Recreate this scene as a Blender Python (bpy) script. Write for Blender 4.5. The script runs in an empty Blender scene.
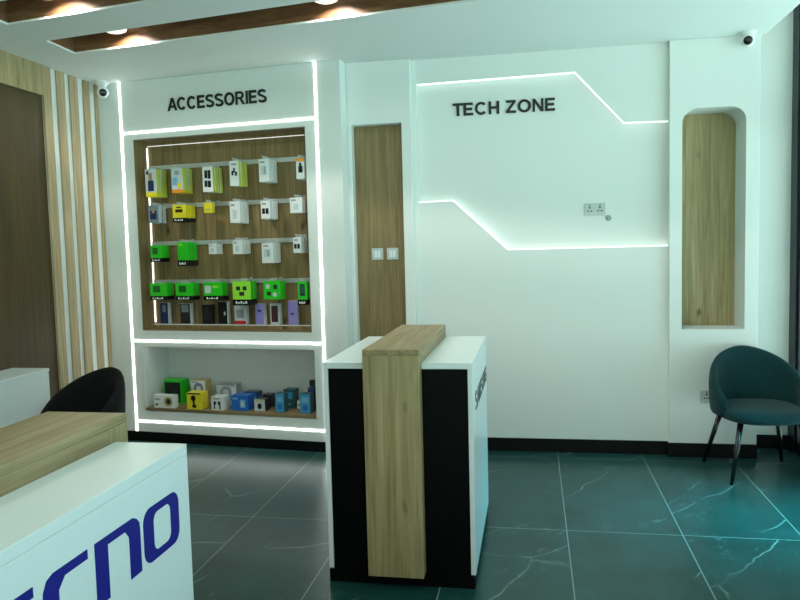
import bpy, bmesh, math, random
from mathutils import Vector, Matrix
random.seed(7)
S = bpy.context.scene
C = S.collection
PI = math.pi

# ------------------------------------------------------------------ helpers
def lin(c):
    return tuple((v/255/12.92 if v/255 <= .04045 else ((v/255+.055)/1.055)**2.4) for v in c) + (1.0,)

MATS = {}
def mat(name, rgb, rough=.5, metal=0., spec=.5, emit=None, estr=0., coat=0., sheen=0.):
    if name in MATS: return MATS[name]
    m = bpy.data.materials.new(name); m.use_nodes = True
    nt = m.node_tree; b = nt.nodes['Principled BSDF']
    b.inputs['Base Color'].default_value = lin(rgb)
    b.inputs['Roughness'].default_value = rough
    b.inputs['Metallic'].default_value = metal
    b.inputs['Specular IOR Level'].default_value = spec
    b.inputs['Coat Weight'].default_value = coat
    b.inputs['Sheen Weight'].default_value = sheen
    if emit:
        b.inputs['Emission Color'].default_value = lin(emit)
        b.inputs['Emission Strength'].default_value = estr
    # faint procedural mottling so that nothing is a dead flat colour
    tc = nt.nodes.new('ShaderNodeTexCoord'); n = nt.nodes.new('ShaderNodeTexNoise')
    n.inputs['Scale'].default_value = 9; n.inputs['Detail'].default_value = 3
    nt.links.new(tc.outputs['Object'], n.inputs['Vector'])
    mr = nt.nodes.new('ShaderNodeMapRange')
    q = .012 if rough < .4 else .05
    mr.inputs['To Min'].default_value = max(.02, rough-q); mr.inputs['To Max'].default_value = min(1, rough+q)
    nt.links.new(n.outputs['Fac'], mr.inputs['Value']); nt.links.new(mr.outputs['Result'], b.inputs['Roughness'])
    MATS[name] = m
    return m

def wood(name, c_dark, c_mid, c_light, grain='Z', scale=1.0, rough=.5, knots=True):
    if name in MATS: return MATS[name]
    m = bpy.data.materials.new(name); m.use_nodes = True
    nt = m.node_tree; b = nt.nodes['Principled BSDF']; L = nt.links.new
    tc = nt.nodes.new('ShaderNodeTexCoord'); mp = nt.nodes.new('ShaderNodeMapping')
    s = [11*scale]*3; s['XYZ'.index(grain)] = .6*scale
    mp.inputs['Scale'].default_value = s
    L(tc.outputs['Object'], mp.inputs['Vector'])
    n1 = nt.nodes.new('ShaderNodeTexNoise'); n1.inputs['Scale'].default_value = 2.2; n1.inputs['Detail'].default_value = 8
    n1.inputs['Roughness'].default_value = .62; n1.inputs['Distortion'].default_value = .7
    L(mp.outputs['Vector'], n1.inputs['Vector'])
    cr = nt.nodes.new('ShaderNodeValToRGB'); e = cr.color_ramp.elements
    e[0].position = .2; e[0].color = lin(c_dark); e[1].position = .8; e[1].color = lin(c_light)
    k = e.new(.48); k.color = lin(c_mid)
    L(n1.outputs['Fac'], cr.inputs['Fac'])
    mp2 = nt.nodes.new('ShaderNodeMapping'); s2 = [60*scale]*3; s2['XYZ'.index(grain)] = 1.6*scale
    mp2.inputs['Scale'].default_value = s2; L(tc.outputs['Object'], mp2.inputs['Vector'])
    n2 = nt.nodes.new('ShaderNodeTexNoise'); n2.inputs['Scale'].default_value = 1.5; n2.inputs['Detail'].default_value = 4
    L(mp2.outputs['Vector'], n2.inputs['Vector'])
    mr = nt.nodes.new('ShaderNodeMapRange'); mr.inputs['From Min'].default_value = .3; mr.inputs['From Max'].default_value = .7
    mr.inputs['To Min'].default_value = .74; mr.inputs['To Max'].default_value = 1.12
    L(n2.outputs['Fac'], mr.inputs['Value'])
    mx = nt.nodes.new('ShaderNodeMix'); mx.data_type = 'RGBA'; mx.blend_type = 'MULTIPLY'; mx.inputs['Factor'].default_value = 1
    L(cr.outputs['Color'], mx.inputs['A']); L(mr.outputs['Result'], mx.inputs['B'])
    out = mx.outputs['Result']
    if knots:
        mp3 = nt.nodes.new('ShaderNodeMapping'); s3 = [5.5]*3; s3['XYZ'.index(grain)] = 2.6
        mp3.inputs['Scale'].default_value = s3; L(tc.outputs['Object'], mp3.inputs['Vector'])
        nd = nt.nodes.new('ShaderNodeTexNoise'); nd.inputs['Scale'].default_value = 3
        L(mp3.outputs['Vector'], nd.inputs['Vector'])
        ad = nt.nodes.new('ShaderNodeMix'); ad.data_type = 'RGBA'; ad.inputs['Factor'].default_value = .12
        L(mp3.outputs['Vector'], ad.inputs['A']); L(nd.outputs['Color'], ad.inputs['B'])
        v = nt.nodes.new('ShaderNodeTexVoronoi'); v.inputs['Scale'].default_value = 1.15
        L(ad.outputs['Result'], v.inputs['Vector'])
        kr = nt.nodes.new('ShaderNodeMapRange'); kr.inputs['From Min'].default_value = .03; kr.inputs['From Max'].default_value = .13
        kr.inputs['To Min'].default_value = .3; kr.inputs['To Max'].default_value = 1
        L(v.outputs['Distance'], kr.inputs['Value'])
        mk = nt.nodes.new('ShaderNodeMix'); mk.data_type = 'RGBA'; mk.blend_type = 'MULTIPLY'; mk.inputs['Factor'].default_value = 1
        L(out, mk.inputs['A']); L(kr.outputs['Result'], mk.inputs['B']); out = mk.outputs['Result']
    L(out, b.inputs['Base Color'])
    b.inputs['Roughness'].default_value = rough
    bp = nt.nodes.new('ShaderNodeBump'); bp.inputs['Strength'].default_value = .08; bp.inputs['Distance'].default_value = .004
    L(n2.outputs['Fac'], bp.inputs['Height']); L(bp.outputs['Normal'], b.inputs['Normal'])
    MATS[name] = m
    return m

class MB:
    """collects shapes into ONE mesh"""
    def __init__(s): s.bm = bmesh.new(); s.mi = 0
    def face(s, vs):
        try:
            f = s.bm.faces.new(vs); f.material_index = s.mi; return f
        except ValueError: return None
    def box(s, x0, x1, y0, y1, z0, z1):
        v = [s.bm.verts.new((x, y, z)) for z in (z0, z1) for y in (y0, y1) for x in (x0, x1)]
        for q in ((0,2,3,1),(4,5,7,6),(0,1,5,4),(2,6,7,3),(0,4,6,2),(1,3,7,5)): s.face([v[i] for i in q])
        return s
    def prism(s, pts, fn, w0, w1):
        """polygon pts (u,v) from depth w0 to w1, mapped by fn(u,v,w)"""
        a = [s.bm.verts.new(fn(u, v, w0)) for u, v in pts]; b = [s.bm.verts.new(fn(u, v, w1)) for u, v in pts]
        s.face(a); s.face(b[::-1]); n = len(pts)
        for i in range(n): s.face([a[i], b[i], b[(i+1) % n], a[(i+1) % n]])
        return s
    def plate(s, outer, holes, fn, w0, w1):
        """flat plate with holes cut right through it"""
        ends = []
        for w in (w0, w1):
            loops = []; es = []
            for lp in [outer]+holes:
                vs = [s.bm.verts.new(fn(u, v, w)) for u, v in lp]; loops.append(vs)
                for i in range(len(vs)): es.append(s.bm.edges.new((vs[i], vs[(i+1) % len(vs)])))
            r = bmesh.ops.triangle_fill(s.bm, use_beauty=True, use_dissolve=False, edges=es)
            for g in r['geom']:
                if isinstance(g, bmesh.types.BMFace): g.material_index = s.mi
            ends.append(loops)
        for la, lb in zip(*ends):
            n = len(la)
            for i in range(n): s.face([la[i], la[(i+1) % n], lb[(i+1) % n], lb[i]])
        return s
    def tube(s, p0, p1, r0, r1=None, n=12, caps=True):
        r1 = r0 if r1 is None else r1
        p0, p1 = Vector(p0), Vector(p1); d = (p1-p0).normalized()
        a = d.orthogonal().normalized(); b = d.cross(a)
        A = []; B = []
        for i in range(n):
            t = 2*PI*i/n; o = a*math.cos(t)+b*math.sin(t)
            A.append(s.bm.verts.new(p0+o*r0)); B.append(s.bm.verts.new(p1+o*r1))
        for i in range(n): s.face([A[i], A[(i+1) % n], B[(i+1) % n], B[i]])
        if caps: s.face(A[::-1]); s.face(B)
        return s
    def lathe(s, prof, c=(0,0,0), n=24, M=None):
        """profile [(r,z)...] spun round Z, then moved by matrix M"""
        M = M or Matrix.Translation(c); R = []
        for r, z in prof:
            if r < 1e-6: R.append([s.bm.verts.new(M @ Vector((0,0,z)))]*n)
            else: R.append([s.bm.verts.new(M @ Vector((r*math.cos(2*PI*i/n), r*math.sin(2*PI*i/n), z))) for i in range(n)])
        for a, b in zip(R, R[1:]):
            for i in range(n):
                q = [a[i], a[(i+1) % n], b[(i+1) % n], b[i]]; u = []
                for v in q:
                    if v not in u: u.append(v)
                if len(u) > 2: s.face(u)
        return s
    def build(s, name, mats, parent=None, loc=(0,0,0), rz=0, smooth=False, bevel=0, sub=0, seg=2):
        bmesh.ops.recalc_face_normals(s.bm, faces=s.bm.faces)
        me = bpy.data.meshes.new(name); s.bm.to_mesh(me); s.bm.free()
        for m in (mats if isinstance(mats, (list, tuple)) else [mats]): me.materials.append(m)
        if smooth:
            for p in me.polygons: p.use_smooth = True
        return link(name, me, parent, loc, rz, bevel, sub, seg)

def link(name, me, parent=None, loc=(0,0,0), rz=0, bevel=0, sub=0, seg=2):
    o = bpy.data.objects.new(name, me); C.objects.link(o)
    o.location = loc; o.rotation_euler = (0, 0, rz)
    if parent: o.parent = parent
    if bevel:
        b = o.modifiers.new('bevel', 'BEVEL'); b.width = bevel; b.segments = seg; b.limit_method = 'ANGLE'; b.angle_limit = .6
    if sub:
        b = o.modifiers.new('subdivision', 'SUBSURF'); b.levels = sub; b.render_levels = sub
    return o

def thing(name, label, cat, loc=(0,0,0), rz=0, group=None):
    o = bpy.data.objects.new(name, None); C.objects.link(o); o.empty_display_size = .1
    o.location = loc; o.rotation_euler = (0, 0, rz)
    return tag(o, label, cat, group)
def tag(o, label, cat, group=None):
    o['label'] = label; o['category'] = cat
    if group: o['group'] = group
    return o
def structure(o): o['kind'] = 'structure'; return o
def dup(root, loc, label, group=None):
    r = root.copy(); C.objects.link(r); r.location = loc; r['label'] = label
    if group: r['group'] = group
    for ch in list(root.children):
        c = ch.copy(); C.objects.link(c); c.parent = r
        for g in list(ch.children):
            d = g.copy(); C.objects.link(d); d.parent = c
    return r

XYZ = lambda u, v, w: (u, v, w)          # plan polygon, depth = height
XZ = lambda u, v, w: (u, w, v)           # wall polygon facing -Y, depth = Y
YZ = lambda u, v, w: (w, u, v)           # wall polygon facing X, depth = X
def rect(a, b, c, d): return [(a, c), (b, c), (b, d), (a, d)]
def rrect(a, b, c, d, r, n=6, corners=(1,1,1,1)):
    out = []
    for (cx, cy, a0), on in zip(((a+r, c+r, PI), (b-r, c+r, 1.5*PI), (b-r, d-r, 0), (a+r, d-r, .5*PI)), corners):
        if not on: out.append((cx-r if a0 in (PI, .5*PI) else cx+r, cy-r if a0 >= PI else cy+r)); continue
        for i in range(n+1):
            t = a0+i/n*PI/2; out.append((cx+r*math.cos(t), cy+r*math.sin(t)))
    return out

# ------------------------------------------------------------------ materials
paint = mat('white_paint', (222, 226, 222), .55)
ceil_paint = mat('ceiling_paint', (224, 227, 223), .75)
lam_white = mat('white_laminate', (226, 231, 231), .28)
black = mat('black_laminate', (4, 4, 5), .5, spec=.12)
skirt = mat('black_skirting', (5, 5, 6), .45, spec=.25)
steel = mat('rail_metal', (205, 208, 205), .35, .5)
lettering = mat('black_letter', (12, 14, 14), .5)
grey_letter = mat('grey_letter', (70, 78, 80), .45)
blue_letter = mat('blue_letter', (12, 13, 128), .45, spec=.3)
led = mat('led_diffuser', (250, 250, 250), .5, emit=(244, 250, 246), estr=11.5)
led_dim = mat('led_cove', (250, 250, 250), .5, emit=(240, 255, 248), estr=1.0)
led_in = mat('led_niche', (250, 250, 250), .5, emit=(250, 250, 250), estr=4)
led_back = mat('led_thin', (250, 250, 250), .5, emit=(255, 252, 250), estr=.9)
lamp_on = mat('lamp_lens', (255, 255, 255), .4, emit=(255, 243, 226), estr=1.3)
plate_white = mat('plate_white', (188, 195, 192), .4)
plastic = mat('white_plastic', (225, 228, 226), .35)
dark_plastic = mat('black_plastic', (9, 9, 10), .25)
alu = mat('dark_aluminium', (14, 24, 34), .35, .3)
oak_v = wood('oak_vertical', (116, 99, 64), (160, 142, 99), (188, 170, 128), 'Z')
oak_y = wood('oak_lengthwise', (112, 92, 60), (152, 130, 92), (182, 160, 122), 'Y')
oak_x = wood('oak_crosswise', (88, 66, 40), (140, 116, 80), (170, 146, 110), 'X')
slat_oak = wood('slat_oak', (140, 118, 84), (176, 152, 114), (198, 176, 140), 'Z', knots=False)
walnut = wood('brown_panel', (50, 37, 13), (70, 53, 20), (88, 70, 30), 'Z', .8, knots=False)
slot_wood = wood('slot_wood', (84, 58, 36), (122, 86, 54), (150, 112, 76), 'X', .8, knots=False)
back_oak = wood('niche_oak', (98, 80, 48), (134, 112, 72), (158, 136, 94), 'Z', 1.1)
velvet_black = mat('black_velvet', (6, 7, 8), .75, spec=.2, sheen=.05)
velvet_teal_cast = mat('teal_cast_velvet', (6, 50, 54), .8, spec=.2, sheen=.1)  # dark velvet with the cyan light's cast put into its colour

def glass_mat():
    m = bpy.data.materials.new('window_glass'); m.use_nodes = True; nt = m.node_tree
    nt.nodes.remove(nt.nodes['Principled BSDF'])
    o = nt.nodes['Material Output']; t = nt.nodes.new('ShaderNodeBsdfTransparent'); g = nt.nodes.new('ShaderNodeBsdfGlossy')
    t.inputs['Color'].default_value = (.82, .95, .95, 1); g.inputs['Roughness'].default_value = .02
    x = nt.nodes.new('ShaderNodeMixShader'); x.inputs['Fac'].default_value = .06
    nt.links.new(t.outputs[0], x.inputs[1]); nt.links.new(g.outputs[0], x.inputs[2]); nt.links.new(x.outputs[0], o.inputs['Surface'])
    return m
glass = glass_mat()

def floor_mat():
    m = bpy.data.materials.new('slate_tiles'); m.use_nodes = True; nt = m.node_tree; L = nt.links.new
    b = nt.nodes['Principled BSDF']
    def math_(op, a, bb=None, c=None):
        n = nt.nodes.new('ShaderNodeMath'); n.operation = op
        for i, v in enumerate((a, bb, c)):
            if v is None: continue
            if isinstance(v, (int, float)): n.inputs[i].default_value = v
            else: L(v, n.inputs[i])
        return n.outputs[0]
    tc = nt.nodes.new('ShaderNodeTexCoord'); sp = nt.nodes.new('ShaderNodeSeparateXYZ'); L(tc.outputs['Object'], sp.inputs[0])
    TX, TY = .597, 1.36
    u = math_('DIVIDE', math_('SUBTRACT', sp.outputs['X'], .163), TX)
    v = math_('DIVIDE', math_('SUBTRACT', sp.outputs['Y'], 3.965), TY)
    iu, iv = math_('FLOOR', u), math_('FLOOR', v)
    def edge(f, size):
        fr = math_('FRACT', f); d = math_('MINIMUM', fr, math_('SUBTRACT', 1.0, fr)); return math_('MULTIPLY', d, size)
    dist = math_('MINIMUM', edge(u, TX), edge(v, TY))
    grout = math_('LESS_THAN', dist, .0028)
    cid = nt.nodes.new('ShaderNodeCombineXYZ'); L(iu, cid.inputs[0]); L(iv, cid.inputs[1])
    wn = nt.nodes.new('ShaderNodeTexWhiteNoise'); wn.noise_dimensions = '3D'; L(cid.outputs[0], wn.inputs['Vector'])
    off = nt.nodes.new('ShaderNodeVectorMath'); off.operation = 'SCALE'; off.inputs['Scale'].default_value = 23
    L(wn.outputs['Color'], off.inputs[0])
    co = nt.nodes.new('ShaderNodeVectorMath'); co.operation = 'ADD'
    L(tc.outputs['Object'], co.inputs[0]); L(off.outputs[0], co.inputs[1])
    # cloudy body
    n1 = nt.nodes.new('ShaderNodeTexNoise'); n1.inputs['Scale'].default_value = 3.2; n1.inputs['Detail'].default_value = 9; n1.inputs['Roughness'].default_value = .68
    L(co.outputs[0], n1.inputs['Vector'])
    cr = nt.nodes.new('ShaderNodeValToRGB'); e = cr.color_ramp.elements
    e[0].position = .18; e[0].color = lin((10, 40, 38)); e[1].position = .85; e[1].color = lin((32, 76, 73))
    L(n1.outputs['Fac'], cr.inputs['Fac'])
    # veins: thin iso-lines of a warped noise running across the tile on the skew
    nw = nt.nodes.new('ShaderNodeTexNoise'); nw.inputs['Scale'].default_value = 5; nw.inputs['Detail'].default_value = 4; L(co.outputs[0], nw.inputs['Vector'])
    wv = nt.nodes.new('ShaderNodeMix'); wv.data_type = 'RGBA'; wv.blend_type = 'LINEAR_LIGHT'; wv.inputs['Factor'].default_value = .05
    L(co.outputs[0], wv.inputs['A']); L(nw.outputs['Color'], wv.inputs['B'])
    mp = nt.nodes.new('ShaderNodeMapping'); mp.inputs['Scale'].default_value = (.75, 1.9, 1)
    m0 = nt.nodes.new('ShaderNodeMapping'); m0.inputs['Rotation'].default_value = (0, 0, -.95)
    L(wv.outputs['Result'], m0.inputs['Vector']); L(m0.outputs[0], mp.inputs['Vector'])
    n2 = nt.nodes.new('ShaderNodeTexVoronoi'); n2.feature = 'DISTANCE_TO_EDGE'; n2.inputs['Scale'].default_value = .95
    L(mp.outputs[0], n2.inputs['Vector'])
    vr = nt.nodes.new('ShaderNodeMapRange'); vr.inputs['From Min'].default_value = 0; vr.inputs['From Max'].default_value = .011
    vr.inputs['To Min'].default_value = 1; vr.inputs['To Max'].default_value = 0; L(n2.outputs['Distance'], vr.inputs['Value'])
    n3 = nt.nodes.new('ShaderNodeTexNoise'); n3.inputs['Scale'].default_value = 2.0; n3.inputs['Detail'].default_value = 3; L(co.outputs[0], n3.inputs['Vector'])
    br = nt.nodes.new('ShaderNodeMapRange'); br.inputs['From Min'].default_value = .47; br.inputs['From Max'].default_value = .66; L(n3.outputs['Fac'], br.inputs['Value'])
    n4 = nt.nodes.new('ShaderNodeTexNoise'); n4.inputs['Scale'].default_value = 6; n4.inputs['Detail'].default_value = 10; n4.inputs['Roughness'].default_value = .75; L(mp.outputs[0], n4.inputs['Vector'])
    sc = nt.nodes.new('ShaderNodeMapRange'); sc.inputs['From Min'].default_value = .56; sc.inputs['From Max'].default_value = .72; sc.inputs['To Max'].default_value = .30; L(n4.outputs['Fac'], sc.inputs['Value'])
    scuff = math_('MULTIPLY', sc.outputs[0], br.outputs[0])
    vein = math_('MULTIPLY', math_('MULTIPLY', vr.outputs[0], br.outputs[0]), .5)
    mx = nt.nodes.new('ShaderNodeMix'); mx.data_type = 'RGBA'; L(math_('MAXIMUM', vein, scuff), mx.inputs['Factor']); L(cr.outputs['Color'], mx.inputs['A']); mx.inputs['B'].default_value = lin((176, 184, 180))
    mg = nt.nodes.new('ShaderNodeMix'); mg.data_type = 'RGBA'; L(math_('MULTIPLY', grout, .75), mg.inputs['Factor']); L(mx.outputs['Result'], mg.inputs['A']); mg.inputs['B'].default_value = lin((140, 150, 145))
    L(mg.outputs['Result'], b.inputs['Base Color'])
    rr = nt.nodes.new('ShaderNodeMapRange'); rr.inputs['To Min'].default_value = .27; rr.inputs['To Max'].default_value = .31; L(n1.outputs['Fac'], rr.inputs['Value'])
    L(rr.outputs[0], b.inputs['Roughness'])
    b.inputs['Specular IOR Level'].default_value = .34
    bp = nt.nodes.new('ShaderNodeBump'); bp.inputs['Strength'].default_value = .04; bp.inputs['Distance'].default_value = .002
    L(n1.outputs['Fac'], bp.inputs['Height']); L(bp.outputs[0], b.inputs['Normal'])
    return m

# ------------------------------------------------------------------ room shell
H = 2.92           # ceiling height
XR = 1.838          # inner face of the glazed right side
YF = -2.6          # glazed shop front behind the camera
UA = Vector((-3.2595, 5.526, 0)); UZ = math.atan2(-.1214, .9926)     # display wall: left end and turn
def U(t, d, z):    # point on the display wall: along it, into it, up
    return (UA.x + .9926*t + .1214*d, UA.y - .1214*t + .9926*d, z)

structure(MB().box(-4.0, 2.05, YF-.1, 6.2, -.1, 0).build('floor', floor_mat()))

slots = [[(-3.063, 4.668), (1.0, 4.067), (1.0, 3.70), (-3.048, 4.341)],
         [(-3.045, 3.99), (1.0, 3.30), (1.0, 2.93), (-3.03, 3.66)],
         [(-3.03, 2.9), (1.0, 2.2), (1.0, 1.84), (-3.02, 2.57)],
         [(-3.03, 1.4), (1.0, .75), (1.0, .4), (-3.02, 1.05)]]
structure(MB().plate([(-4.0, YF-.1), (1.545, YF-.1), (1.545, 6.2), (-4.0, 6.2)], slots, XYZ, H, H+.012).build('ceiling', ceil_paint))
structure(MB().box(-4.0, 2.05, YF-.1, 6.2, 3.4, 3.5).build('ceiling_slab', ceil_paint))
structure(MB().box(1.545, 1.565, YF-.1, 5.44, H, 3.4).build('trim_9', ceil_paint))   # edge of the dropped ceiling by the glazing

def offset(poly, r):
    n = len(poly); out = []
    for i in range(n):
        p, a, b = Vector(poly[i]), Vector(poly[i-1]), Vector(poly[(i+1) % n])
        d1 = (p-a).normalized(); d2 = (b-p).normalized()
        n1 = Vector((-d1.y, d1.x)); n2 = Vector((-d2.y, d2.x)); m = (n1+n2).normalized()
        out.append(tuple(p + m*(r/m.dot(n1))))
    return out
for i, q in enumerate(slots):
    m = MB().plate(offset(q, .02), [q], XYZ, H+.012, H+.15)
    m.prism(offset(q, .02), XYZ, H+.15, H+.17)
    structure(m.build('trim_%d' % (i+1), slot_wood))

# left side: brown panelled bay with an oak header, then slats on a white wall
structure(MB().box(-4.0, -3.475, 4.866, 6.2, 0, H).build('wall_left', paint))
structure(MB().box(-4.0, -3.476, YF, 4.8655, 0, H).build('wall_panelled', walnut))
structure(MB().box(-3.4755, -3.456, YF, 4.8655, 2.702, H).build('trim_5', oak_v))     # header over the bay
slat_where = ['beside the brown panelled bay, farthest from the display wall', 'second from the brown panelled bay',
              'in the middle of the five slats', 'second from the display wall', 'next to the white corner under the security camera']
for i, (a, b) in enumerate(((4.866, 4.959), (5.027, 5.122), (5.182, 5.283), (5.360, 5.439), (5.513, 5.600))):
    o = MB().box(-3.4745, -3.460, a, b, 0, H).build('wall_slat', slat_oak, bevel=.002)
    tag(o, 'vertical oak slat on the left wall, ' + slat_where[i], 'wall slat', 'oak slats on the left wall')

# back wall: pillars, recesses and the stepped TECH ZONE panels
YT, YL = 5.53, 5.487
structure(MB().box(-1.7, 1.0, YT, 5.65, 0, H).build('wall_back', paint))
lp = MB(); YP = 5.425
lp.plate(rect(-1.40, -.872, 0, H), [rect(-1.325, -.945, .1, 2.462)], XZ, YP, YP+.088)
structure(lp.build('wall_pillar', paint, bevel=.004))
up_pts = [(-.829, 2.747), (.311, 2.762), (.646, 2.39), (.945, 2.385)]
lo_pts = [(-.852, 1.873), (-.579, 1.878), (-.180, 1.505), (.945, 1.507)]
structure(MB().prism([(-.872, H)] + [(-.872, 2.747)] + up_pts + [(.945, H)], XZ, YL, YT).build('trim_6', paint))
structure(MB().prism([(-.872, 0), (-.872, 1.873)] + lo_pts + [(.945, 0)], XZ, YL, YT).build('trim_7', paint))
structure(MB().box(-.872, -.835, YL-.004, YT, 0, H).build('trim_8', paint))
NP = 5.44
niche = rrect(1.030, 1.445, .915, 2.452, .10, corners=(0, 0, 1, 1), n=8)
structure(MB().plate(rect(.945, 1.532, 0, H), [niche], XZ, NP, NP+.27).build('wall_niche', paint, bevel=.003))
structure(MB().box(.945, 1.60, NP+.29, 5.9, 0, H).build('wall_right_back', paint))
structure(MB().box(1.4, 2.05, 5.72, 5.9, 0, 3.4).build('wall_corner', paint))

def band(pts, w, fn, y0, y1, up):
    """a strip of width w laid along the under (or upper) side of an open polyline"""
    n = len(pts); other = []
    for i in range(n):
        p = Vector(pts[i]); dirs = []
        if i: dirs.append((p-Vector(pts[i-1])).normalized())
        if i < n-1: dirs.append((Vector(pts[i+1])-p).normalized())
        ns = [Vector((-d.y, d.x)) for d in dirs]; m = sum(ns, Vector((0, 0))).normalized()
        other.append(tuple(p + m*(w/m.dot(ns[0])*(1 if up else -1))))
    b = MB()
    for i in range(n-1): b.prism([pts[i], pts[i+1], other[i+1], other[i]], fn, y0, y1)
    return b
tag(band(up_pts, .007, XZ, YL+.006, YL+.03, False).build('led_strip', led_dim),
    'glowing light strip running above the TECH ZONE sign and stepping down at its right', 'led strip', 'stepped light strips')
tag(band(lo_pts, .008, XZ, YL+.006, YL+.034, True).build('led_strip', led_dim),
    'glowing light strip stepping down below the TECH ZONE sign, under the double socket', 'led strip', 'stepped light strips')

# oak panels in the two recesses
tag(MB().box(-1.36, -.90, YP+.089, YT-.001, .06, 2.50).build('oak_panel', back_oak),
    'tall narrow oak panel with two white switches, recessed left of the TECH ZONE wall', 'wood panel')
tag(MB().box(.98, 1.5, NP+.271, NP+.289, .86, 2.50).build('oak_panel', oak_v),
    'oak panel at the back of the round-topped niche above the teal chair', 'wood panel')

# black skirtings
structure(MB().box(-.872, .945, YL-.012, YL, 0, .098).build('baseboard_back', skirt))
structure(MB().box(-1.40, -.872, YP-.012, YP, 0, .098).build('baseboard_pillar', skirt))
structure(MB().box(.935, 1.532, NP-.012, NP, 0, .1).box(.935, .945, NP, YL-.012, 0, .1).build('baseboard_niche', skirt))
structure(MB().box(1.532, XR, 5.708, 5.72, 0, .1).build('baseboard_right', skirt))

# glazed right side and shop front (daylight comes in here)
def facade(name, run, across, along_y):
    n = 0
    a, b = run
    k = max(1, round((b-a)/1.35)); st = (b-a)/k
    for i in range(k):
        f = MB(); u0, u1 = a+i*st, a+(i+1)*st
        fn = YZ if along_y else XZ
        f.plate(rect(u0, u1, 0, 3.4), [rect(u0+.035, u1-.035, .08, 2.25), rect(u0+.035, u1-.035, 2.31, 3.35)], fn, across, across+.08)
        o = structure(f.build('window_%d' % (name+i), alu))
        structure(MB().prism(rect(u0+.035, u1-.035, .08, 2.25), fn, across+.036, across+.042).prism(rect(u0+.035, u1-.035, 2.31, 3.35), fn, across+.036, across+.042).build('pane', glass, o))
facade(1, (YF, 5.60), XR, True)
structure(MB().box(XR-.015, XR+.12, 5.60, 5.72, 0, 3.4).build('trim_10', alu))
facade(20, (-4.0, XR), YF-.08, False)

# ------------------------------------------------------------------ built-in display wall
W = 1.905
disp = thing('display_unit', 'white built-in wall display with oak niches and glowing light frame under the ACCESSORIES sign', 'display cabinet', tuple(UA), UZ)
fr = MB()
fr.plate(rect(-.205, W, 0, H-.001), [rect(.112, 1.617, .918, 2.458), rect(.098, 1.632, .252, .785)], XZ, 0, .02)
fr.box(W-.02, W, .02, .115, 0, H-.001)
fr.build('frame', paint, disp)
uw = MB()          # oak lining of the upper niche
uw.plate(rect(.112, 1.617, .918, 2.458), [rect(.118, 1.611, .924, 2.452)], XZ, .002, .17)
uw.build('niche_lining', back_oak, disp)
MB().box(.112, 1.617, .17, .185, .918, 2.458).build('back_panel', back_oak, disp)
lw = MB()
lw.plate(rect(.098, 1.632, .252, .80), [rect(.104, 1.626, .258, .794)], XZ, .02, .35)
lw.box(.098, 1.632, .35, .36, .252, .80)
lw.build('lower_niche', paint, disp)
MB().box(.1045, 1.6255, -.004, .349, .2585, .279).build('shelf_board', oak_x, disp, bevel=.002)
MB().box(.1185, 1.6105, .1, .1695, .9245, .9545).box(.1185, 1.6105, .1035, .1695, .9546, .963).build('shelf_board', back_oak, disp)
def led_part(m, x0, x1, z0, z1): MB().box(x0, x1, -.004, .012, z0, z1).build('light_strip', m, disp)
led_part(led, .0, .0135, .08, H-.004)
led_part(led, 1.705, 1.719, .092, H-.004)
led_part(led, .014, 1.7045, 2.507, 2.519)
led_part(led, .014, 1.7045, .828, .840)
led_part(led, .014, 1.7045, .158, .170)
MB().box(.12, 1.61, .03, .042, .786, .7935).build('light_strip', led_in, disp)
MB().box(.1185, .1225, .160, .169, .97, 2.41).build('light_strip', led_in, disp)
MB().box(.1235, 1.609, .1655, .169, 2.421, 2.4255).build('light_strip', led_back, disp)
MB().box(.15, 1.58, .1, .103, .9548, .9628).build('shelf_edge', plastic, disp)
MB().box(-.205, W, -.012, 0, 0, .078).build('skirting', skirt, disp)

# products: front (x t0..t1, z z0..z1 at the front of the niche), how many hang on the hook
def pack_mesh(kind, w, h, th):
    """meshes shared by all packs of one hook: body, printed front, hang tab, band"""
    p = {}
    side, art, band_ = KINDS[kind]
    b = MB(); z0 = 0
    if band_: z0 = h*.24
    b.box(-w/2, w/2, .0008, th, z0, h)
    p['carton'] = (b, side, .002)
    if band_:
        k = MB(); k.box(-w/2-.001, w/2+.001, -.004, th, 0, h*.24-.0005)
        p['base_band'] = (k, dark_plastic, .003)
        t = MB(); n = 5
        for i in range(n):
            x = -w*.34+i*w*.68/n; t.box(x, x+w*.085, -.0052, -.0042, h*.06, h*(.13 if i % 2 else .17))
        p['white_print'] = (t, mats_c['white'], 0)
    if art:
        a = MB(); ms = []
        for (x0, x1, q0, q1, cn) in art:
            if mats_c[cn] not in ms: ms.append(mats_c[cn])
            a.mi = ms.index(mats_c[cn])
            lay = .0002*len(ms)
            zz = z0 if band_ else 0; hh = h-zz
            a.box((x0-.5)*w, (x1-.5)*w, -.0004-lay, .0006, zz+q0*hh, zz+q1*hh)
        p['printed_front'] = (a, ms, 0)
    t = MB(); t.plate(rect(-.014, .014, h, h+.022), [rect(-.007, .007, h+.006, h+.018)], XZ, th*.4, th*.4+.0012)
    p['hang_tab'] = (t, mats_c['clear'], 0)
    return p
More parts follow.
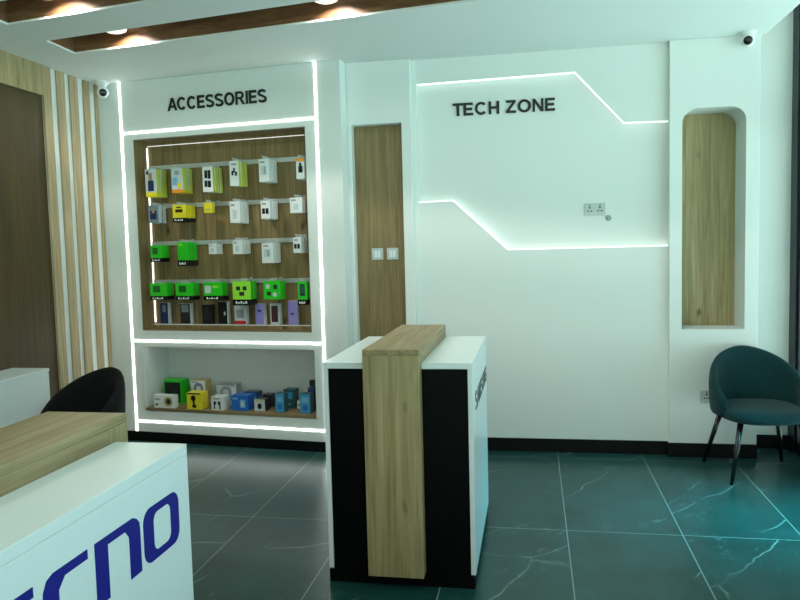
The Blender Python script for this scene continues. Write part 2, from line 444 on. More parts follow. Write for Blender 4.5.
mats_c = {k: mat('pack_'+k, c, r) for k, c, r in (
    ('white', (226, 228, 226), .4), ('yellow', (232, 214, 40), .4), ('lime', (205, 216, 70), .4), ('green', (40, 196, 34), .35),
    ('pale_green', (150, 226, 60), .4), ('black', (14, 14, 16), .35), ('greyblue', (118, 134, 146), .45), ('sky', (120, 176, 214), .4),
    ('orange', (236, 150, 40), .4), ('skin', (178, 132, 100), .5), ('grey', (150, 154, 154), .45), ('navy', (24, 38, 84), .35),
    ('blue', (36, 104, 190), .35), ('cyan', (70, 150, 190), .35), ('lavender', (152, 140, 214), .4), ('red', (196, 40, 44), .4),
    ('teal', (36, 84, 92), .4), ('dark', (34, 36, 40), .35), ('plum', (70, 30, 44), .4), ('tan', (190, 170, 110), .5),
    ('clear', (190, 196, 194), .3), ('pale', (196, 204, 206), .45), ('darkgreen', (20, 92, 30), .4), ('purple', (74, 60, 120), .4))}
c_ = mats_c
KINDS = {   # side material, art on the front, dark band below
 'photo_yellow': (c_['lime'], [(0, 1, 0, 1, 'pale'), (0, 1, 0, .16, 'yellow'), (.30, .62, .55, .85, 'skin'), (.22, .75, .2, .58, 'navy'), (.1, .3, .8, .92, 'dark')], False),
 'scene_yellow': (c_['lime'], [(0, 1, 0, 1, 'pale'), (0, 1, 0, .14, 'orange'), (.1, .55, .3, .62, 'sky'), (.5, .85, .2, .4, 'yellow'), (.3, .7, .72, .88, 'grey')], False),
 'squares_yellow': (c_['lime'], [(0, 1, 0, 1, 'white'), (.2, .48, .55, .86, 'black'), (.52, .8, .52, .86, 'dark'), (.18, .46, .2, .45, 'dark'), (.5, .82, .18, .44, 'black')], False),
 'earpiece_yellow': (c_['lime'], [(0, 1, 0, 1, 'white'), (.2, .42, .42, .6, 'black'), (.4, .6, .52, .72, 'black'), (.58, .82, .4, .56, 'dark'), (.2, .8, .82, .9, 'grey')], False),
 'white_device': (c_['white'], [(.2, .8, .3, .7, 'pale'), (.5, .66, .34, .66, 'grey'), (.15, .6, .82, .9, 'grey')], False),
 'white_orange': (c_['white'], [(0, 1, .84, 1, 'orange'), (.3, .8, .3, .62, 'black'), (.4, .66, .5, .78, 'dark')], False),
 'grey_photo': (c_['pale'], [(0, 1, 0, 1, 'greyblue'), (.15, .8, .2, .7, 'navy'), (.35, .6, .55, .85, 'skin')], False),
 'yellow_blister': (c_['yellow'], [(.22, .78, .42, .66, 'black'), (.3, .7, .76, .86, 'dark')], True),
 'yellow_small': (c_['yellow'], [(.15, .85, .25, .4, 'tan')], False),
 'white_plain': (c_['white'], [(.12, .5, .78, .88, 'grey'), (.3, .7, .2, .6, 'pale')], False),
 'white_icons': (c_['white'], [(.15, .46, .28, .58, 'black'), (.54, .85, .28, .58, 'black'), (.15, .6, .78, .88, 'grey')], False),
 'green_band': (c_['green'], [(.2, .62, .3, .8, 'darkgreen')], True),
 'green_tall': (c_['green'], [(.14, .5, .82, .92, 'pale_green')], True),
 'green_white': (c_['green'], [(.08, .4, .2, .75, 'pale'), (.5, .8, .6, .76, 'pale_green')], True),
 'lime_faces': (c_['green'], [(0, 1, 0, 1, 'pale_green'), (.2, .42, .5, .72, 'dark'), (.56, .78, .5, .72, 'dark'), (.36, .64, .2, .42, 'dark')], True),
 'green_dots': (c_['green'], [(0, 1, 0, 1, 'green'), (.15, .36, .58, .82, 'pale'), (.6, .84, .55, .8, 'dark'), (.2, .44, .2, .42, 'dark'), (.56, .8, .16, .36, 'pale')], False),
 'green_device': (c_['green'], [(.24, .8, .2, .86, 'dark'), (.32, .72, .34, .78, 'teal')], True),
}
ROWS = [
 ('top rail', 2.246, [
  (.209, .312, 1.998, 2.22, 5, 'photo_yellow', 'yellow-sided box picturing a person', 'first from left'),
  (.452, .552, 2.019, 2.215, 5, 'scene_yellow', 'yellow-sided box with a pale blue picture', 'second from left'),
  (.733, .822, 2.014, 2.208, 4, 'squares_yellow', 'yellow-sided white box with black squares', 'third from left'),
  (.973, 1.051, 2.05, 2.24, 4, 'earpiece_yellow', 'yellow-sided white box picturing a black earpiece', 'fourth from left'),
  (1.223, 1.308, 2.068, 2.24, 4, 'white_device', 'white box with a grey device pictured', 'fifth from left'),
  (1.533, 1.600, 2.075, 2.228, 3, 'white_orange', 'white box with an orange top edge', 'at the right end')]),
 ('second rail', 1.93, [
  (.223, .317, 1.789, 1.93, 2, 'grey_photo', 'grey-blue box with a dark picture', 'first from left'),
  (.446, .565, 1.789, 1.924, 4, 'yellow_blister', 'yellow pack with a black lower edge', 'second from left'),
  (.731, .802, 1.851, 1.93, 1, 'yellow_small', 'small plain yellow pack', 'third from left'),
  (.959, 1.046, 1.765, 1.93, 3, 'white_plain', 'tall plain white box', 'fourth from left'),
  (1.227, 1.303, 1.787, 1.925, 3, 'white_icons', 'white box with two black icons', 'fifth from left'),
  (1.472, 1.571, 1.823, 1.938, 2, 'white_plain', 'wide plain white box', 'at the right end')]),
 ('third rail', 1.625, [
  (.223, .330, 1.475, 1.61, 2, 'green_band', 'bright green pack with a black base', 'first from left'),
  (.475, .567, 1.439, 1.628, 3, 'green_tall', 'tall bright green pack with a black base', 'second from left'),
  (.759, .821, 1.529, 1.607, 2, 'white_plain', 'small square white box', 'third from left'),
  (.972, 1.051, 1.524, 1.63, 3, 'white_plain', 'plain white box', 'fourth from left'),
  (1.221, 1.315, 1.45, 1.603, 3, 'white_device', 'large white box', 'fifth from left'),
  (1.486, 1.552, 1.522, 1.64, 3, 'white_icons', 'narrow white box with two black icons', 'at the right end')]),
 ('bottom rail', 1.308, [
  (.200, .356, 1.167, 1.303, 2, 'green_band', 'wide green pack with a black lettered base', 'first from left'),
  (.44, .597, 1.166, 1.303, 2, 'green_band', 'wide green pack with a dark square', 'second from left'),
  (.697, .859, 1.166, 1.306, 2, 'green_white', 'wide green pack with a white device', 'third from left'),
  (.956, 1.113, 1.126, 1.312, 2, 'lime_faces', 'tall lime green pack with three dark patches', 'fourth from left'),
  (1.226, 1.363, 1.172, 1.312, 2, 'green_dots', 'green pack with white and dark patches', 'fifth from left'),
  (1.512, 1.585, 1.126, 1.305, 1, 'green_device', 'green pack with a dark device', 'at the right end')]),
]
def place(parts, name, label, cat, loc, group):
    t = thing(name, label, cat, loc, UZ, group)
    for n, (me, bev) in parts.items(): link(n, me, t, bevel=bev)
    return t
for rail, rz_, items in ROWS:
    r = MB().box(.1265, 1.608, .1575, .1685, rz_-.018, rz_+.016).build('rail', steel, disp)
    for (t0, t1, z0, z1, n, kind, desc, where) in items:
        w = t1-t0; h = z1-z0; step = .148/max(n, 2.6); th = step*.82
        hz = z1+.012
        hk = MB().tube((( t0+t1)/2, .158, hz), ((t0+t1)/2, .000-.016, hz), .0024, n=8).tube(((t0+t1)/2, -.016, hz), ((t0+t1)/2, -.019, hz+.012), .0024, n=8)
        hk.box((t0+t1)/2-.012, (t0+t1)/2+.012, .1545, .1575, min(hz, rz_)-.014, max(hz, rz_)+.012)
        hk.build('hook', steel, r)
        pm = {}
        for nm, (mb, ms, bev) in pack_mesh(kind, w, h, th).items():
            o = mb.build(nm, ms); pm[nm] = (o.data, bev); bpy.data.objects.remove(o)
        grp = 'packs on one hook, %s on %s' % (where, rail)
        for k in range(n):
            if k == 0: lab = '%s, %s on %s' % (desc, where, rail)
            elif n == 2: lab = 'pack half hidden behind the front one, %s on %s' % (where, rail)
            else: lab = 'pack queued behind the front one, %s on %s' % (where, rail)
            place(pm, 'hanging_pack', lab, 'boxed accessory', U((t0+t1)/2+(random.uniform(-.003, .003) if k else 0), k*step, z0+(random.uniform(-.004, 0) if k else 0)), grp)

# phone boxes standing on the niche floor
def phone_box(t0, t1, ztop, face, inset, label, side='white', foot=None):
    zb = .9632; d = .106; w = t1-t0; h = ztop-zb
    t = thing('phone_box', label, 'phone box', U((t0+t1)/2, d, zb), UZ, 'phone boxes standing in the oak niche')
    MB().box(-w/2, w/2, .002, .052, 0, h).build('carton', c_[side], t, bevel=.002)
    MB().box(-w/2+.002, w/2-.002, 0, .0018, .002, h-.002).build('printed_front', c_[face], t)
    m = MB(); x0, x1, q0, q1, cn = inset
    m.box((x0-.5)*w, (x1-.5)*w, -.001, 0, q0*h, q1*h).build('phone_picture', c_[cn], t)
    if foot: MB().box(-w/2+.003, w/2-.003, -.001, 0, .003, h*.2).build('foot_print', c_[foot], t)
    return t
phone_box(.21, .287, 1.138, 'navy', (.3, .75, .55, .9, 'greyblue'), 'white phone box with a navy front, leftmost in the bottom row')
phone_box(.401, .495, 1.13, 'dark', (.15, .85, .58, .95, 'grey'), 'phone box with a grey upper half and dark lower half, second from left')
phone_box(.607, .69, 1.12, 'black', (.2, .8, .2, .85, 'dark'), 'short plain black phone box, third from left in the bottom row', 'dark')
phone_box(.754, .838, 1.145, 'black', (.62, .8, .4, .56, 'pale'), 'tall black phone box with white sides, fourth from left')
phone_box(.899, 1.006, 1.112, 'pale', (.2, .8, .35, .8, 'grey'), 'pale grey phone box with a red lower edge', 'white', 'red')
phone_box(1.086, 1.165, 1.128, 'lavender', (.3, .7, .6, .72, 'purple'), 'lavender phone box with white sides, left one of the two lavender ones')
phone_box(1.218, 1.296, 1.128, 'pale', (.14, .86, .12, .9, 'plum'), 'phone box with a dark plum phone pictured, between the two lavender boxes')
phone_box(1.373, 1.45, 1.151, 'lavender', (.3, .66, .42, .5, 'purple'), 'taller lavender phone box at the right end of the bottom row')

# products on the lower oak shelf
SZ = .2792
def shelf_box(name, label, t0, t1, ztop, d, th, face, side, arts, bev=.002):
    w = (t1-t0)*.86; h = (ztop-SZ)*.95; tc_ = (t0+t1)/2; tc_ -= .036*max(0, 1-tc_/1.2)
    t = thing(name, label, 'boxed accessory', U(tc_, d, SZ), UZ, 'products on the lower oak shelf')
    MB().box(-w/2, w/2, .001, th, 0, h).build('carton', c_[side], t, bevel=bev)
    m = MB(); ms = [c_[face]]; m.box(-w/2+.002, w/2-.002, 0, .0009, .002, h-.002)
    for i, (kind, x0, x1, q0, q1, cn) in enumerate(arts):
        if c_[cn] not in ms: ms.append(c_[cn])
        m.mi = ms.index(c_[cn]); y0 = -.0006-.0003*i
        a, b, e, f = (x0-.5)*w, (x1-.5)*w, q0*h, q1*h
        if kind == 'r': m.box(a, b, y0, 0, e, f)
        elif kind == 'o': m.plate(rrect(a, b, e, f, min(b-a, f-e)*.49), [rrect(a+(b-a)*.24, b-(b-a)*.24, e+(f-e)*.2, f-(f-e)*.2, min(b-a, f-e)*.2)], XZ, y0, 0)
        elif kind == 'd': m.prism(rrect(a, b, e, f, min(b-a, f-e)*.49), XZ, y0, 0)
    m.build('printed_front', ms, t)
    return t
shelf_box('headphone_box', 'flat white box with headphones pictured, at the left end of the shelf', .19, .414, .392, .006, .06, 'white', 'white',
          [('d', .5, .92, .12, .88, 'tan'), ('d', .6, .84, .3, .74, 'dark'), ('r', .06, .3, .62, .74, 'grey'), ('r', .08, .2, .2, .34, 'dark')])
shelf_box('earphone_box', 'yellow box with a black figure on the front', .496, .653, .423, .01, .10, 'yellow', 'yellow',
          [('r', .06, .94, .9, .985, 'black'), ('d', .3, .62, .5, .84, 'black'), ('r', .42, .54, .24, .55, 'black'), ('d', .36, .66, .1, .3, 'dark')])
shelf_box('earbud_box', 'small white cube box with black earbuds pictured', .715, .841, .398, .012, .10, 'white', 'white',
          [('d', .2, .42, .4, .66, 'black'), ('r', .22, .32, .1, .5, 'black'), ('d', .56, .78, .4, .66, 'black'), ('r', .68, .78, .1, .5, 'black'), ('r', .2, .7, .8, .88, 'grey')])
shelf_box('gadget_box', 'blue box with a white panel, in front of another blue box', .875, 1.045, .408, .035, .11, 'blue', 'blue',
          [('r', .54, .86, .2, .74, 'sky'), ('r', .6, .8, .3, .6, 'pale'), ('r', .08, .4, .74, .86, 'sky')])
shelf_box('watch_box', 'small grey box with a dark square picture', 1.07, 1.182, .382, .05, .08, 'pale', 'dark',
          [('d', .3, .68, .18, .66, 'black'), ('r', .14, .8, .78, .9, 'tan')])
shelf_box('cable_pack', 'slim light blue pack standing at the front, left of two alike', 1.254, 1.345, .438, .05, .07, 'cyan', 'teal',
          [('r', .2, .8, .55, .8, 'sky'), ('d', .25, .75, .14, .44, 'blue')])
shelf_box('cable_pack', 'slim light blue pack at the right end in front of the navy bottle', 1.465, 1.568, .441, .05, .07, 'cyan', 'teal',
          [('r', .18, .82, .55, .82, 'sky'), ('d', .25, .75, .14, .44, 'blue')])
shelf_box('speaker_box', 'green box with a black front at the back left of the shelf', .18, .375, .492, .17, .12, 'green', 'green',
          [('r', .06, .94, .06, .9, 'black'), ('d', .4, .8, .3, .7, 'dark'), ('r', .55, .9, .1, .3, 'darkgreen')])
shelf_box('headphone_box', 'upright white box with tan sides and a headphone arch pictured', .42, .585, .492, .19, .09, 'white', 'tan',
          [('o', .22, .84, .2, .9, 'greyblue'), ('r', .1, .5, .9, .95, 'grey')])
shelf_box('headphone_box', 'upright silver white box with grey headphones pictured, in the middle at the back', .65, .865, .468, .20, .08, 'pale', 'grey',
          [('o', .18, .74, .1, .9, 'grey'), ('r', .76, .94, .3, .8, 'white'), ('r', .08, .9, .93, .98, 'greyblue')])
shelf_box('gadget_box', 'dark blue box behind the front blue box', .895, 1.04, .404, .20, .09, 'blue', 'navy',
          [('r', .1, .6, .3, .8, 'navy'), ('r', .66, .9, .3, .7, 'sky')])
shelf_box('gadget_box', 'dark box behind the small grey box', 1.075, 1.165, .392, .19, .08, 'dark', 'dark', [('r', .2, .8, .5, .8, 'plum')])
shelf_box('cable_pack', 'tall teal box standing behind the left light blue pack', 1.255, 1.365, .44, .19, .09, 'teal', 'teal',
          [('r', .16, .84, .5, .86, 'cyan'), ('r', .2, .7, .16, .3, 'greyblue')])
shelf_box('charger_box', 'tiny white box on the shelf between the teal box and the right pack', 1.378, 1.43, .348, .19, .05, 'white', 'white', [('r', .2, .8, .3, .6, 'grey')])
bt = thing('drink_bottle', 'dark navy bottle with a square cap at the right end of the shelf', 'bottle', U(1.515, .2, SZ), UZ, 'products on the lower oak shelf')
MB().lathe([(0, 0), (.036, 0), (.04, .01), (.04, .155), (.034, .175), (.018, .188), (.018, .196)], n=20).build('bottle_body', c_['navy'], bt, smooth=True)
MB().lathe([(.019, .19), (.024, .192), (.024, .232), (.02, .236), (0, .236)], n=20).build('cap', c_['dark'], bt)

# ------------------------------------------------------------------ lettering
T_ = .19      # stroke width for a cap height of 1
def arc(cx, cy, rx, ry, a0, a1, n=20):
    return [(cx+rx*math.cos(math.radians(a0+(a1-a0)*i/n)), cy+ry*math.sin(math.radians(a0+(a1-a0)*i/n))) for i in range(n+1)]
def stroke(pts, w=T_):
    L_, R_ = [], []
    for i, p in enumerate(pts):
        a = Vector(pts[max(0, i-1)]); b = Vector(pts[min(len(pts)-1, i+1)]); d = (b-a).normalized(); n = Vector((-d.y, d.x))*w/2
        L_.append(tuple(Vector(p)+n)); R_.append(tuple(Vector(p)-n))
    return L_+R_[::-1]
h_ = T_/2
GLYPH = {   # width, outline, holes
 'A': (.98, [(0, 0), (.385, 1), (.595, 1), (.98, 0), (.775, 0), (.69, .23), (.285, .23), (.205, 0)], [[(.345, .39), (.63, .39), (.488, .78)]]),
 'C': (.92, stroke(arc(.47, .5, .47-h_, .512-h_, 42, 318, 30)), []),
 'D': (.9, None, []),
 'E': (.76, [(0, 0), (0, 1), (.72, 1), (.72, 1-T_), (T_*1.1, 1-T_), (T_*1.1, .6), (.67, .6), (.67, .6-T_), (T_*1.1, .6-T_), (T_*1.1, T_), (.74, T_), (.74, 0)], []),
 'G': (.96, stroke(arc(.49, .5, .49-h_, .512-h_, 42, 300, 28)+[(.78, .12), (.86, .2), (.86, .46), (.52, .46)]), []),
 'H': (.8, [(0, 0), (0, 1), (T_*1.1, 1), (T_*1.1, .6), (.8-T_*1.1, .6), (.8-T_*1.1, 1), (.8, 1), (.8, 0), (.8-T_*1.1, 0), (.8-T_*1.1, .6-T_), (T_*1.1, .6-T_), (T_*1.1, 0)], []),
 'I': (.19, [(0, 0), (0, 1), (.19, 1), (.19, 0)], []),
 'M': (.92, [(0, 0), (0, 1), (.28, 1), (.46, .3), (.64, 1), (.92, 1), (.92, 0), (.75, 0), (.75, .8), (.55, 0), (.37, 0), (.17, .8), (.17, 0)], []),
 'N': (.8, [(0, 0), (0, 1), (.19, 1), (.62, .33), (.62, 1), (.8, 1), (.8, 0), (.61, 0), (.18, .68), (.18, 0)], []),
 'O': (1.0, arc(.5, .5, .5, .512, 0, 354, 40), [arc(.5, .5, .5-T_*1.12, .512-T_, 0, 354, 40)]),
 'R': (.9, [(0, 0), (0, 1), (.46, 1)]+arc(.5, .715, .3, .285, 85, -75, 14)+[(.66, .38), (.9, 0), (.67, 0), (.46, .33), (.38, .42), (.19, .42), (.19, 0)],
       [[(.19, .57), (.46, .57)]+arc(.5, .705, .115, .135, -80, 80, 10)+[(.46, .84), (.19, .84)]]),
 'S': (.82, stroke(arc(.41, .73, .315, .27-h_+.012, 22, 250, 22)+[(.47, .49)]+arc(.41, .27, .33, .27-h_+.012, 62, -158, 22)), []),
 'T': (.8, [(0, 1), (.8, 1), (.8, 1-T_), (.4+T_*.55, 1-T_), (.4+T_*.55, 0), (.4-T_*.55, 0), (.4-T_*.55, 1-T_), (0, 1-T_)], []),
 'U': (.8, stroke([(h_, 1), (h_, .45)]+arc(.4, .4, .4-h_, .4-h_+.01, 180, 360, 18)+[(.8-h_, .45), (.8-h_, 1)]), []),
 'Z': (.76, [(.02, 1), (.74, 1), (.74, .85), (.25, T_), (.76, T_), (.76, 0), (0, 0), (0, .16), (.48, 1-T_), (.02, 1-T_)], []),
}
def layout(text, width, height):
    gap, x, out = .11, 0, []
    for ch in text:
        if ch == ' ': x += .38; continue
        w, o, hs = GLYPH[ch]; g = .02 if ch in 'AT' else gap
        out.append((x, o, hs)); x += w+g
    tot = x-g; k = width/tot
    return [([((p[0]+x0)*k, p[1]*height) for p in o], [[((p[0]+x0)*k, p[1]*height) for p in h] for h in hs]) for x0, o, hs in out]
def sign(text, label, width, height, loc, rz, m):
    t = thing('wall_sign', label, 'sign', loc, rz)
    for o, hs in layout(text, width, height): MB().plate(o, hs, XZ, -.009, 0).build('letter', m, t)
    return t
sign('ACCESSORIES', 'black raised letters reading ACCESSORIES above the product display', .862, .098, U(.452, -.0005, 2.659), UZ, lettering)
sign('TECH ZONE', 'black raised letters reading TECH ZONE on the white wall', .745, .092, (-.572, YT-.0005, 2.504), 0, lettering)

# ------------------------------------------------------------------ kiosks
def kiosk(label, x0, x1, y0, y1, top, mark, turn=False, rz=0, sh=0):
    cx = (x0+x1)/2
    t = thing('display_counter', label, 'counter', (cx, y1 if turn else y0, 0), PI if turn else rz, 'shop display counters')
    w = (x1-x0)/2; d = y1-y0; P = .058
    MB().box(-w+.004, w-.004, -.012, d-.02, 0, P).build('plinth', black, t)
    for s in (-1, 1):
        MB().box(min(s*w, s*(w-.022)), max(s*w, s*(w-.022)), 0, d, P+.0005, top-.0285).build('side_panel', lam_white, t, bevel=.0015)
    hw = .128
    MB().box(-w, sh-hw-.0005, 0, d, top-.028, top).build('top_board', lam_white, t, bevel=.0015)
    MB().box(sh+hw+.0005, w, 0, d, top-.028, top).build('top_board', lam_white, t, bevel=.0015)
    MB().box(-w+.0225, sh-hw-.0005, .006, .022, P+.0005, top-.0285).build('front_panel', black, t)
    MB().box(sh+hw+.0005, w-.0225, .006, .022, P+.0005, top-.0285).build('front_panel', black, t)
    MB().box(-w+.0225, w-.0225, d-.022, d-.004, P+.0005, top-.0285).build('back_panel', lam_white, t)
    MB().box(sh-hw, sh+hw, -.065, .03, P-.02+.021, top+.043).build('oak_upright', oak_v, t, bevel=.0015)
    MB().box(sh-hw, sh+hw, -.065, d, top+.0435, top+.068).box(sh-hw, sh+hw, .0305, d, top-.02, top+.0432).build('oak_bridge', oak_y, t, bevel=.0015)
    mark(t, w)
    return t
def samsung(t, w):
    m = MB()
    for o, hs in layout('SAMSUNG', .80, .088):
        m.plate([(p[0]+.13, p[1]+.783) for p in o], [[(p[0]+.13, p[1]+.783) for p in h] for h in hs], YZ, w+.0002, w+.002)
    m.build('brand_lettering', grey_letter, t)
def tecno(t, w):
    q = .9825; P_ = lambda a, b: (1.865-a*q, 1.56+(b-1.56)*q)     # the counter's far end is its local origin
    m = MB()
    def put(outer, holes=[]): m.plate([P_(a, b) for a, b in outer], [[P_(a, b) for a, b in h] for h in holes], YZ, -w, -w-.0015)
    zt, zb = .914, .768; sv, sh = .05, .021
    def cl(a, b): return [(a+.035, zt), (b, zt), (b, zt-sh), (a+sv+.022, zt-sh), (a+sv, zt-sh-.022), (a+sv, zb+sh+.022), (a+sv+.022, zb+sh), (b, zb+sh), (b, zb), (a+.035, zb), (a+.014, zb+.008), (a+.002, zb+.028), (a, zb+.05), (a, zt-.05), (a+.002, zt-.028), (a+.014, zt-.008)]
    put(rrect(1.648, 1.832, zb, zt-.004, .035), [rrect(1.697, 1.787, zb+sh, zt-sh-.004, .022)])
    put([(1.442, zb), (1.442, zt), (1.60, zt), (1.618, zt-.008), (1.63, zt-.022), (1.632, zt-.045), (1.632, zb), (1.582, zb), (1.582, zt-sh-.02), (1.566, zt-sh), (1.492, zt-sh), (1.492, zb)])
    put(cl(1.263, 1.415)); put(cl(1.08, 1.236))
    put(rect(1.131, 1.215, .832, .852))
    put([(.925, zt), (1.065, zt), (1.065, zt-sh), (1.02, zt-sh), (1.02, zb), (.97, zb), (.97, zt-sh), (.925, zt-sh)])
    m.build('brand_lettering', blue_letter, t)
kiosk('white and black display counter with an oak band over its middle and grey SAMSUNG lettering', -.957, -.270, 3.235, 4.19, 1.031, samsung, sh=-.014)
kiosk('white counter with an oak band and large blue TECNO lettering in the foreground', -1.638, -.951, .885, 1.865, 1.027, tecno, True)
# white desk against the brown bay
dk = thing('reception_desk', 'plain white desk in front of the brown panelled bay, behind the black chair', 'desk', (-3.35, 3.3, 0))
MB().box(-.124, .155, -1.2, 1.08, .78, .8).build('desk_top', lam_white, dk, bevel=.002)
MB().box(-.123, .152, -1.18, 1.075, 0, .7795).build('desk_body', lam_white, dk)

# ------------------------------------------------------------------ chairs
def chair(label, loc, rz, velvet):
    t = thing('tub_chair', label, 'chair', loc, rz, 'velvet tub chairs')
    m = MB(); NU = 36; A = math.radians(118)
    def rim(th):
        a = abs(th)/A
        return .80-.30*a**1.7
    rings = []
    for i in range(NU+1):
        th = -A+2*A*i/NU; sn, cs = math.sin(th), math.cos(th); hz = rim(th); zb = .392
        col = []
        for side, seq in ((0, [0, .2, .45, .7, .9, 1]), (1, [1, .9, .7, .45, .2, 0])):
            for f in seq:
                z = zb+(hz-zb)*f
                lean = .035*f*max(0, cs)
                rx = .292+.012*math.sin(f*PI*.8)-(.0 if side == 0 else .048); ry = .262+lean-(0 if side == 0 else .05)
                zz = z + (.012 if (side == 0 and f == 1) else 0) - (0 if side == 0 else .004)
                if f == 1 and side == 0: rx -= .012; ry -= .012
                if f == 1 and side == 1: rx += .012; ry += .012; zz = z+.012
                col.append(m.bm.verts.new((sn*rx, cs*ry, zz)))
        rings.append(col)
    n = len(rings[0])
    for a, b in zip(rings, rings[1:]):
        for k in range(n): m.face([a[k], a[(k+1) % n], b[(k+1) % n], b[k]])
    m.face(rings[0][::-1]); m.face(rings[-1])
    m.build('backrest', velvet, t, smooth=True, sub=1)
    # seat cushion
    s = MB()
    for_z = [(.88, .378), (.98, .388), (1.0, .41), (1.0, .425), (.97, .444), (.88, .456), (.5, .464), (0, .466)]
    R = []
    N = 40
    for f, z in [(0, .376)]+for_z:
        ring = []
        for i in range(N):
            th = 2*PI*i/N; c0, s0 = math.cos(th), math.sin(th)
            px = math.copysign(abs(c0)**.72, c0)*.262; py = math.copysign(abs(s0)**.72, s0)*.258-.045
            if py > .0: px *= 1-.12*(py/.21)**2
            ring.append(s.bm.verts.new((px*f, (py+.045)*f-.045, z)) if f else None)
        R.append((ring, z))
    for (a, za), (b, zb_) in zip(R, R[1:]):
        if a[0] is None or b[0] is None:
            q = s.bm.verts.new((0, -.045, za if a[0] is None else zb_)); r = b if a[0] is None else a
            for i in range(N): s.face([q, r[i], r[(i+1) % N]])
        else:
            for i in range(N): s.face([a[i], a[(i+1) % N], b[(i+1) % N], b[i]])
    s.build('seat', velvet, t, smooth=True)
    for sx, sy in ((-1, -1), (1, -1), (-1, 1), (1, 1)):
        MB().tube((sx*.265, .0+sy*.262 if sy < 0 else .235, 0), (sx*.185, -.03+sy*.165, .382), .011, .019, 12).build('leg', dark_plastic, t, smooth=True)
    return t
chair('dark velvet tub chair with painted teal cast in front of the niche by the glass', (1.448, 5.125, 0), math.radians(7), velvet_teal_cast)
chair('black tub chair between the white desk and the foreground counter', (-2.835, 4.13, 0), math.radians(-22), velvet_black)

# ------------------------------------------------------------------ wall fittings
def plate_thing(name, label, cat, x, y, z, w, h, group=None):
    t = thing(name, label, cat, (x, y, z), 0, group)
    MB().prism(rrect(-w/2, w/2, -h/2, h/2, .006, 3), XZ, -.009, 0).build('face_plate', plate_white, t, bevel=.0015)
    return t
for x, lab in ((-1.168, 'left'), (-1.050, 'right')):
    t = plate_thing('light_switch', 'white square light switch on the oak panel, the %s one of the pair' % lab, 'switch', x, YP+.089, 1.498, .088, .088, 'switches on the oak panel')
    MB().box(-.024, -.002, -.012, -.0092, -.026, .026).build('rocker', lam_white, t, bevel=.001)
    MB().box(.002, .024, -.012, -.0092, -.026, .026).build('rocker', lam_white, t, bevel=.001)
def socket(name, label, x, y, z, n):
    t = plate_thing(name, label, 'socket', x, y, z, .086*n if n == 1 else .148, .086)
    for i in range(n):
        cx = (i-(n-1)/2)*.072
        k = MB()
        k.box(cx-.004, cx+.004, -.0105, -.0092, .006, .02); k.box(cx-.018, cx-.006, -.0105, -.0092, -.016, -.009); k.box(cx+.006, cx+.018, -.0105, -.0092, -.016, -.009)
        k.build('pin_slots', dark_plastic, t)
        MB().box(cx-.006, cx+.006, -.013, -.0092, .025, .037).build('rocker', c_['grey'], t)
socket('wall_socket', 'white double power socket on the wall below the TECH ZONE sign', .445, YT, 1.785, 2)
socket('wall_socket', 'white single power socket low on the pillar behind the teal chair', 1.196, NP, .44, 1)
k = thing('cable_grommet', 'small round grey cap on the wall just below the double socket', 'cable outlet', (.541, YT, 1.719))
MB().lathe([(0, 0), (.021, 0), (.021, .006), (.016, .010), (0, .011)], M=Matrix.Rotation(PI/2, 4, 'X')).build('cap', c_['grey'], k, smooth=True)

def cctv(label, loc, look, drop=0.):
    t = thing('security_camera', label, 'security camera', loc, 0, 'small ceiling security cameras')
    MB().lathe([(0, 0), (.052, 0), (.054, -.008), (.046, -.026), (.03, -.032), (.028, -.034-drop), (0, -.034-drop)], n=28).build('base', plastic, t, smooth=True)
    M = Matrix.Translation((0, 0, -.058-drop)) @ Vector(look).to_track_quat('Z', 'Y').to_matrix().to_4x4()
    prof = [(0, -.046)]+[(.046*math.sin(a), -.046*math.cos(a)) for a in (.3, .6, .9, 1.2, 1.5, 1.8, 2.1, 2.3)]
    MB().lathe(prof+[(.03, .033), (0, .033)], n=28, M=M).build('housing', plastic, t, smooth=True)
    MB().lathe([(0, .0335), (.029, .0335), (.028, .039), (.018, .043), (0, .044)], n=24, M=M).build('lens', dark_plastic, t, smooth=True)
cctv('white ball security camera in the left corner above the slats', (-3.36, 5.465, H+.004), (3.2, -5, -1.3), .03)
cctv('white ball security camera on the ceiling above the round-topped niche', (1.43, 5.36, H+.004), (-1.35, -5, -1.35))

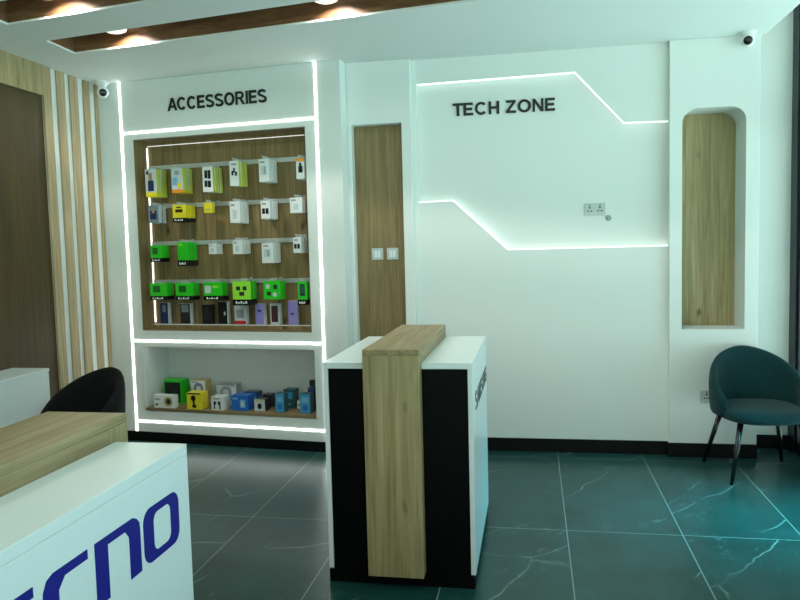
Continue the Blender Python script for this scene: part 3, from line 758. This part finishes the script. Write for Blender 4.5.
# ------------------------------------------------------------------ lamps in the ceiling slots
def area(name, loc, energy, col):
    L = bpy.data.lights.new(name, 'AREA'); L.shape = 'DISK'; L.size = .1; L.energy = energy; L.color = col
    o = bpy.data.objects.new(name, L); C.objects.link(o); o.location = loc; return o
lamp_pos = []
for i, q in enumerate(slots):
    far, near = (Vector(q[0]), Vector(q[1])), (Vector(q[3]), Vector(q[2]))
    for x in (-2.625, -1.16, .31):
        f = (x-far[0].x)/(far[1].x-far[0].x); g = (x-near[0].x)/(near[1].x-near[0].x)
        y = (far[0].y+(far[1].y-far[0].y)*f + near[0].y+(near[1].y-near[0].y)*g)/2
        lamp_pos.append((i, x, y))
names = ['back slot over the display', 'second slot', 'third slot', 'front slot']
pl = ['left end', 'middle', 'right end']
for k, (i, x, y) in enumerate(lamp_pos):
    t = thing('downlight', 'lit round white downlight in the %s of the ceiling, %s' % (names[i], pl[k % 3]), 'ceiling light', (x, y, H+.15), 0, 'round downlights in the ceiling slots')
    MB().lathe([(0, 0), (.05, 0), (.05, -.012), (.006, -.013), (.006, -.07), (0, -.07)], n=24).build('mount', plastic, t)
    MB().lathe([(0, -.07), (.07, -.07), (.076, -.076), (.072, -.088), (.052, -.098), (.03, -.102), (0, -.103)], n=32).build('diffuser', lamp_on, t, smooth=True)
    area('downlight_glow', (x, y, H+.15-.107), 3.4, (.80, 1, .86))
    L = bpy.data.lights.new('downlight_beam', 'SPOT'); L.energy = 42; L.color = (1, .90, .86); L.spot_size = math.radians(134); L.spot_blend = .45; L.shadow_soft_size = .012
    o = bpy.data.objects.new('downlight_beam', L); C.objects.link(o); o.location = (x+.02, y+.03, H+.15-.016)

# ------------------------------------------------------------------ daylight
def portal(loc, rot, sx, sy):
    L = bpy.data.lights.new('window_portal', 'AREA'); L.shape = 'RECTANGLE'; L.size = sx; L.size_y = sy; L.cycles.is_portal = True
    o = bpy.data.objects.new('window_portal', L); C.objects.link(o); o.location = loc; o.rotation_euler = rot
portal((XR+.10, (YF+5.6)/2, 1.7), (0, PI/2, 0), 3.3, 5.6-YF)          # facing -X
portal(((-4+XR)/2, YF-.10, 1.7), (PI/2, 0, 0), XR+4.0, 3.3)           # facing +Y
L = bpy.data.lights.new('cyan_floor_fill', 'AREA'); L.shape = 'RECTANGLE'; L.size = 1.6; L.size_y = .5; L.energy = 34; L.spread = math.radians(80); L.color = (.02, .80, 1)
o = bpy.data.objects.new('cyan_floor_fill', L); C.objects.link(o); o.location = (XR+.3, 4.2, .8); o.rotation_euler = (0, math.radians(38), 0)   # added cyan fill outside the glass, tints the floor near it
wd = bpy.data.worlds.new('daylight'); S.world = wd; wd.use_nodes = True; nt = wd.node_tree
bg = nt.nodes['Background']
tc = nt.nodes.new('ShaderNodeTexCoord'); sp = nt.nodes.new('ShaderNodeSeparateXYZ'); nt.links.new(tc.outputs['Generated'], sp.inputs[0])
mr = nt.nodes.new('ShaderNodeMapRange'); mr.inputs['From Min'].default_value = -.2; mr.inputs['From Max'].default_value = .9
nt.links.new(sp.outputs['X'], mr.inputs['Value'])
cr = nt.nodes.new('ShaderNodeValToRGB'); e = cr.color_ramp.elements
e[0].color = (.92, .91, .74, 1); e[1].color = (.76, .93, .95, 1)
nt.links.new(mr.outputs[0], cr.inputs['Fac']); nt.links.new(cr.outputs['Color'], bg.inputs['Color'])
mz = nt.nodes.new('ShaderNodeMapRange'); mz.inputs['From Min'].default_value = -.12; mz.inputs['From Max'].default_value = .12      # paving half brightened to light the ceiling from below, sky above
mz.inputs['To Min'].default_value = 5.0; mz.inputs['To Max'].default_value = .85
nt.links.new(sp.outputs['Z'], mz.inputs['Value']); nt.links.new(mz.outputs[0], bg.inputs['Strength'])

# ------------------------------------------------------------------ camera
cam = bpy.data.cameras.new('camera'); co = bpy.data.objects.new('camera', cam); C.objects.link(co); S.camera = co
cam.sensor_width = 36; cam.lens = 735.24/800*36; cam.clip_start = .05
yaw, pitch, roll = .17996, .07422, -.02537
fw = Vector((-math.sin(yaw)*math.cos(pitch), math.cos(yaw)*math.cos(pitch), -math.sin(pitch)))
r0 = Vector((math.cos(yaw), math.sin(yaw), 0)); u0 = r0.cross(fw)
r = r0*math.cos(roll)+u0*math.sin(roll); u = -r0*math.sin(roll)+u0*math.cos(roll)
co.matrix_world = Matrix(((r.x, u.x, -fw.x, 0), (r.y, u.y, -fw.y, 0), (r.z, u.z, -fw.z, 1.56), (0, 0, 0, 1)))

S.view_settings.view_transform = 'Standard'; S.view_settings.look = 'None'
S.view_settings.gamma = 1; S.view_settings.use_curve_mapping = False
S.view_settings.exposure = -0.12
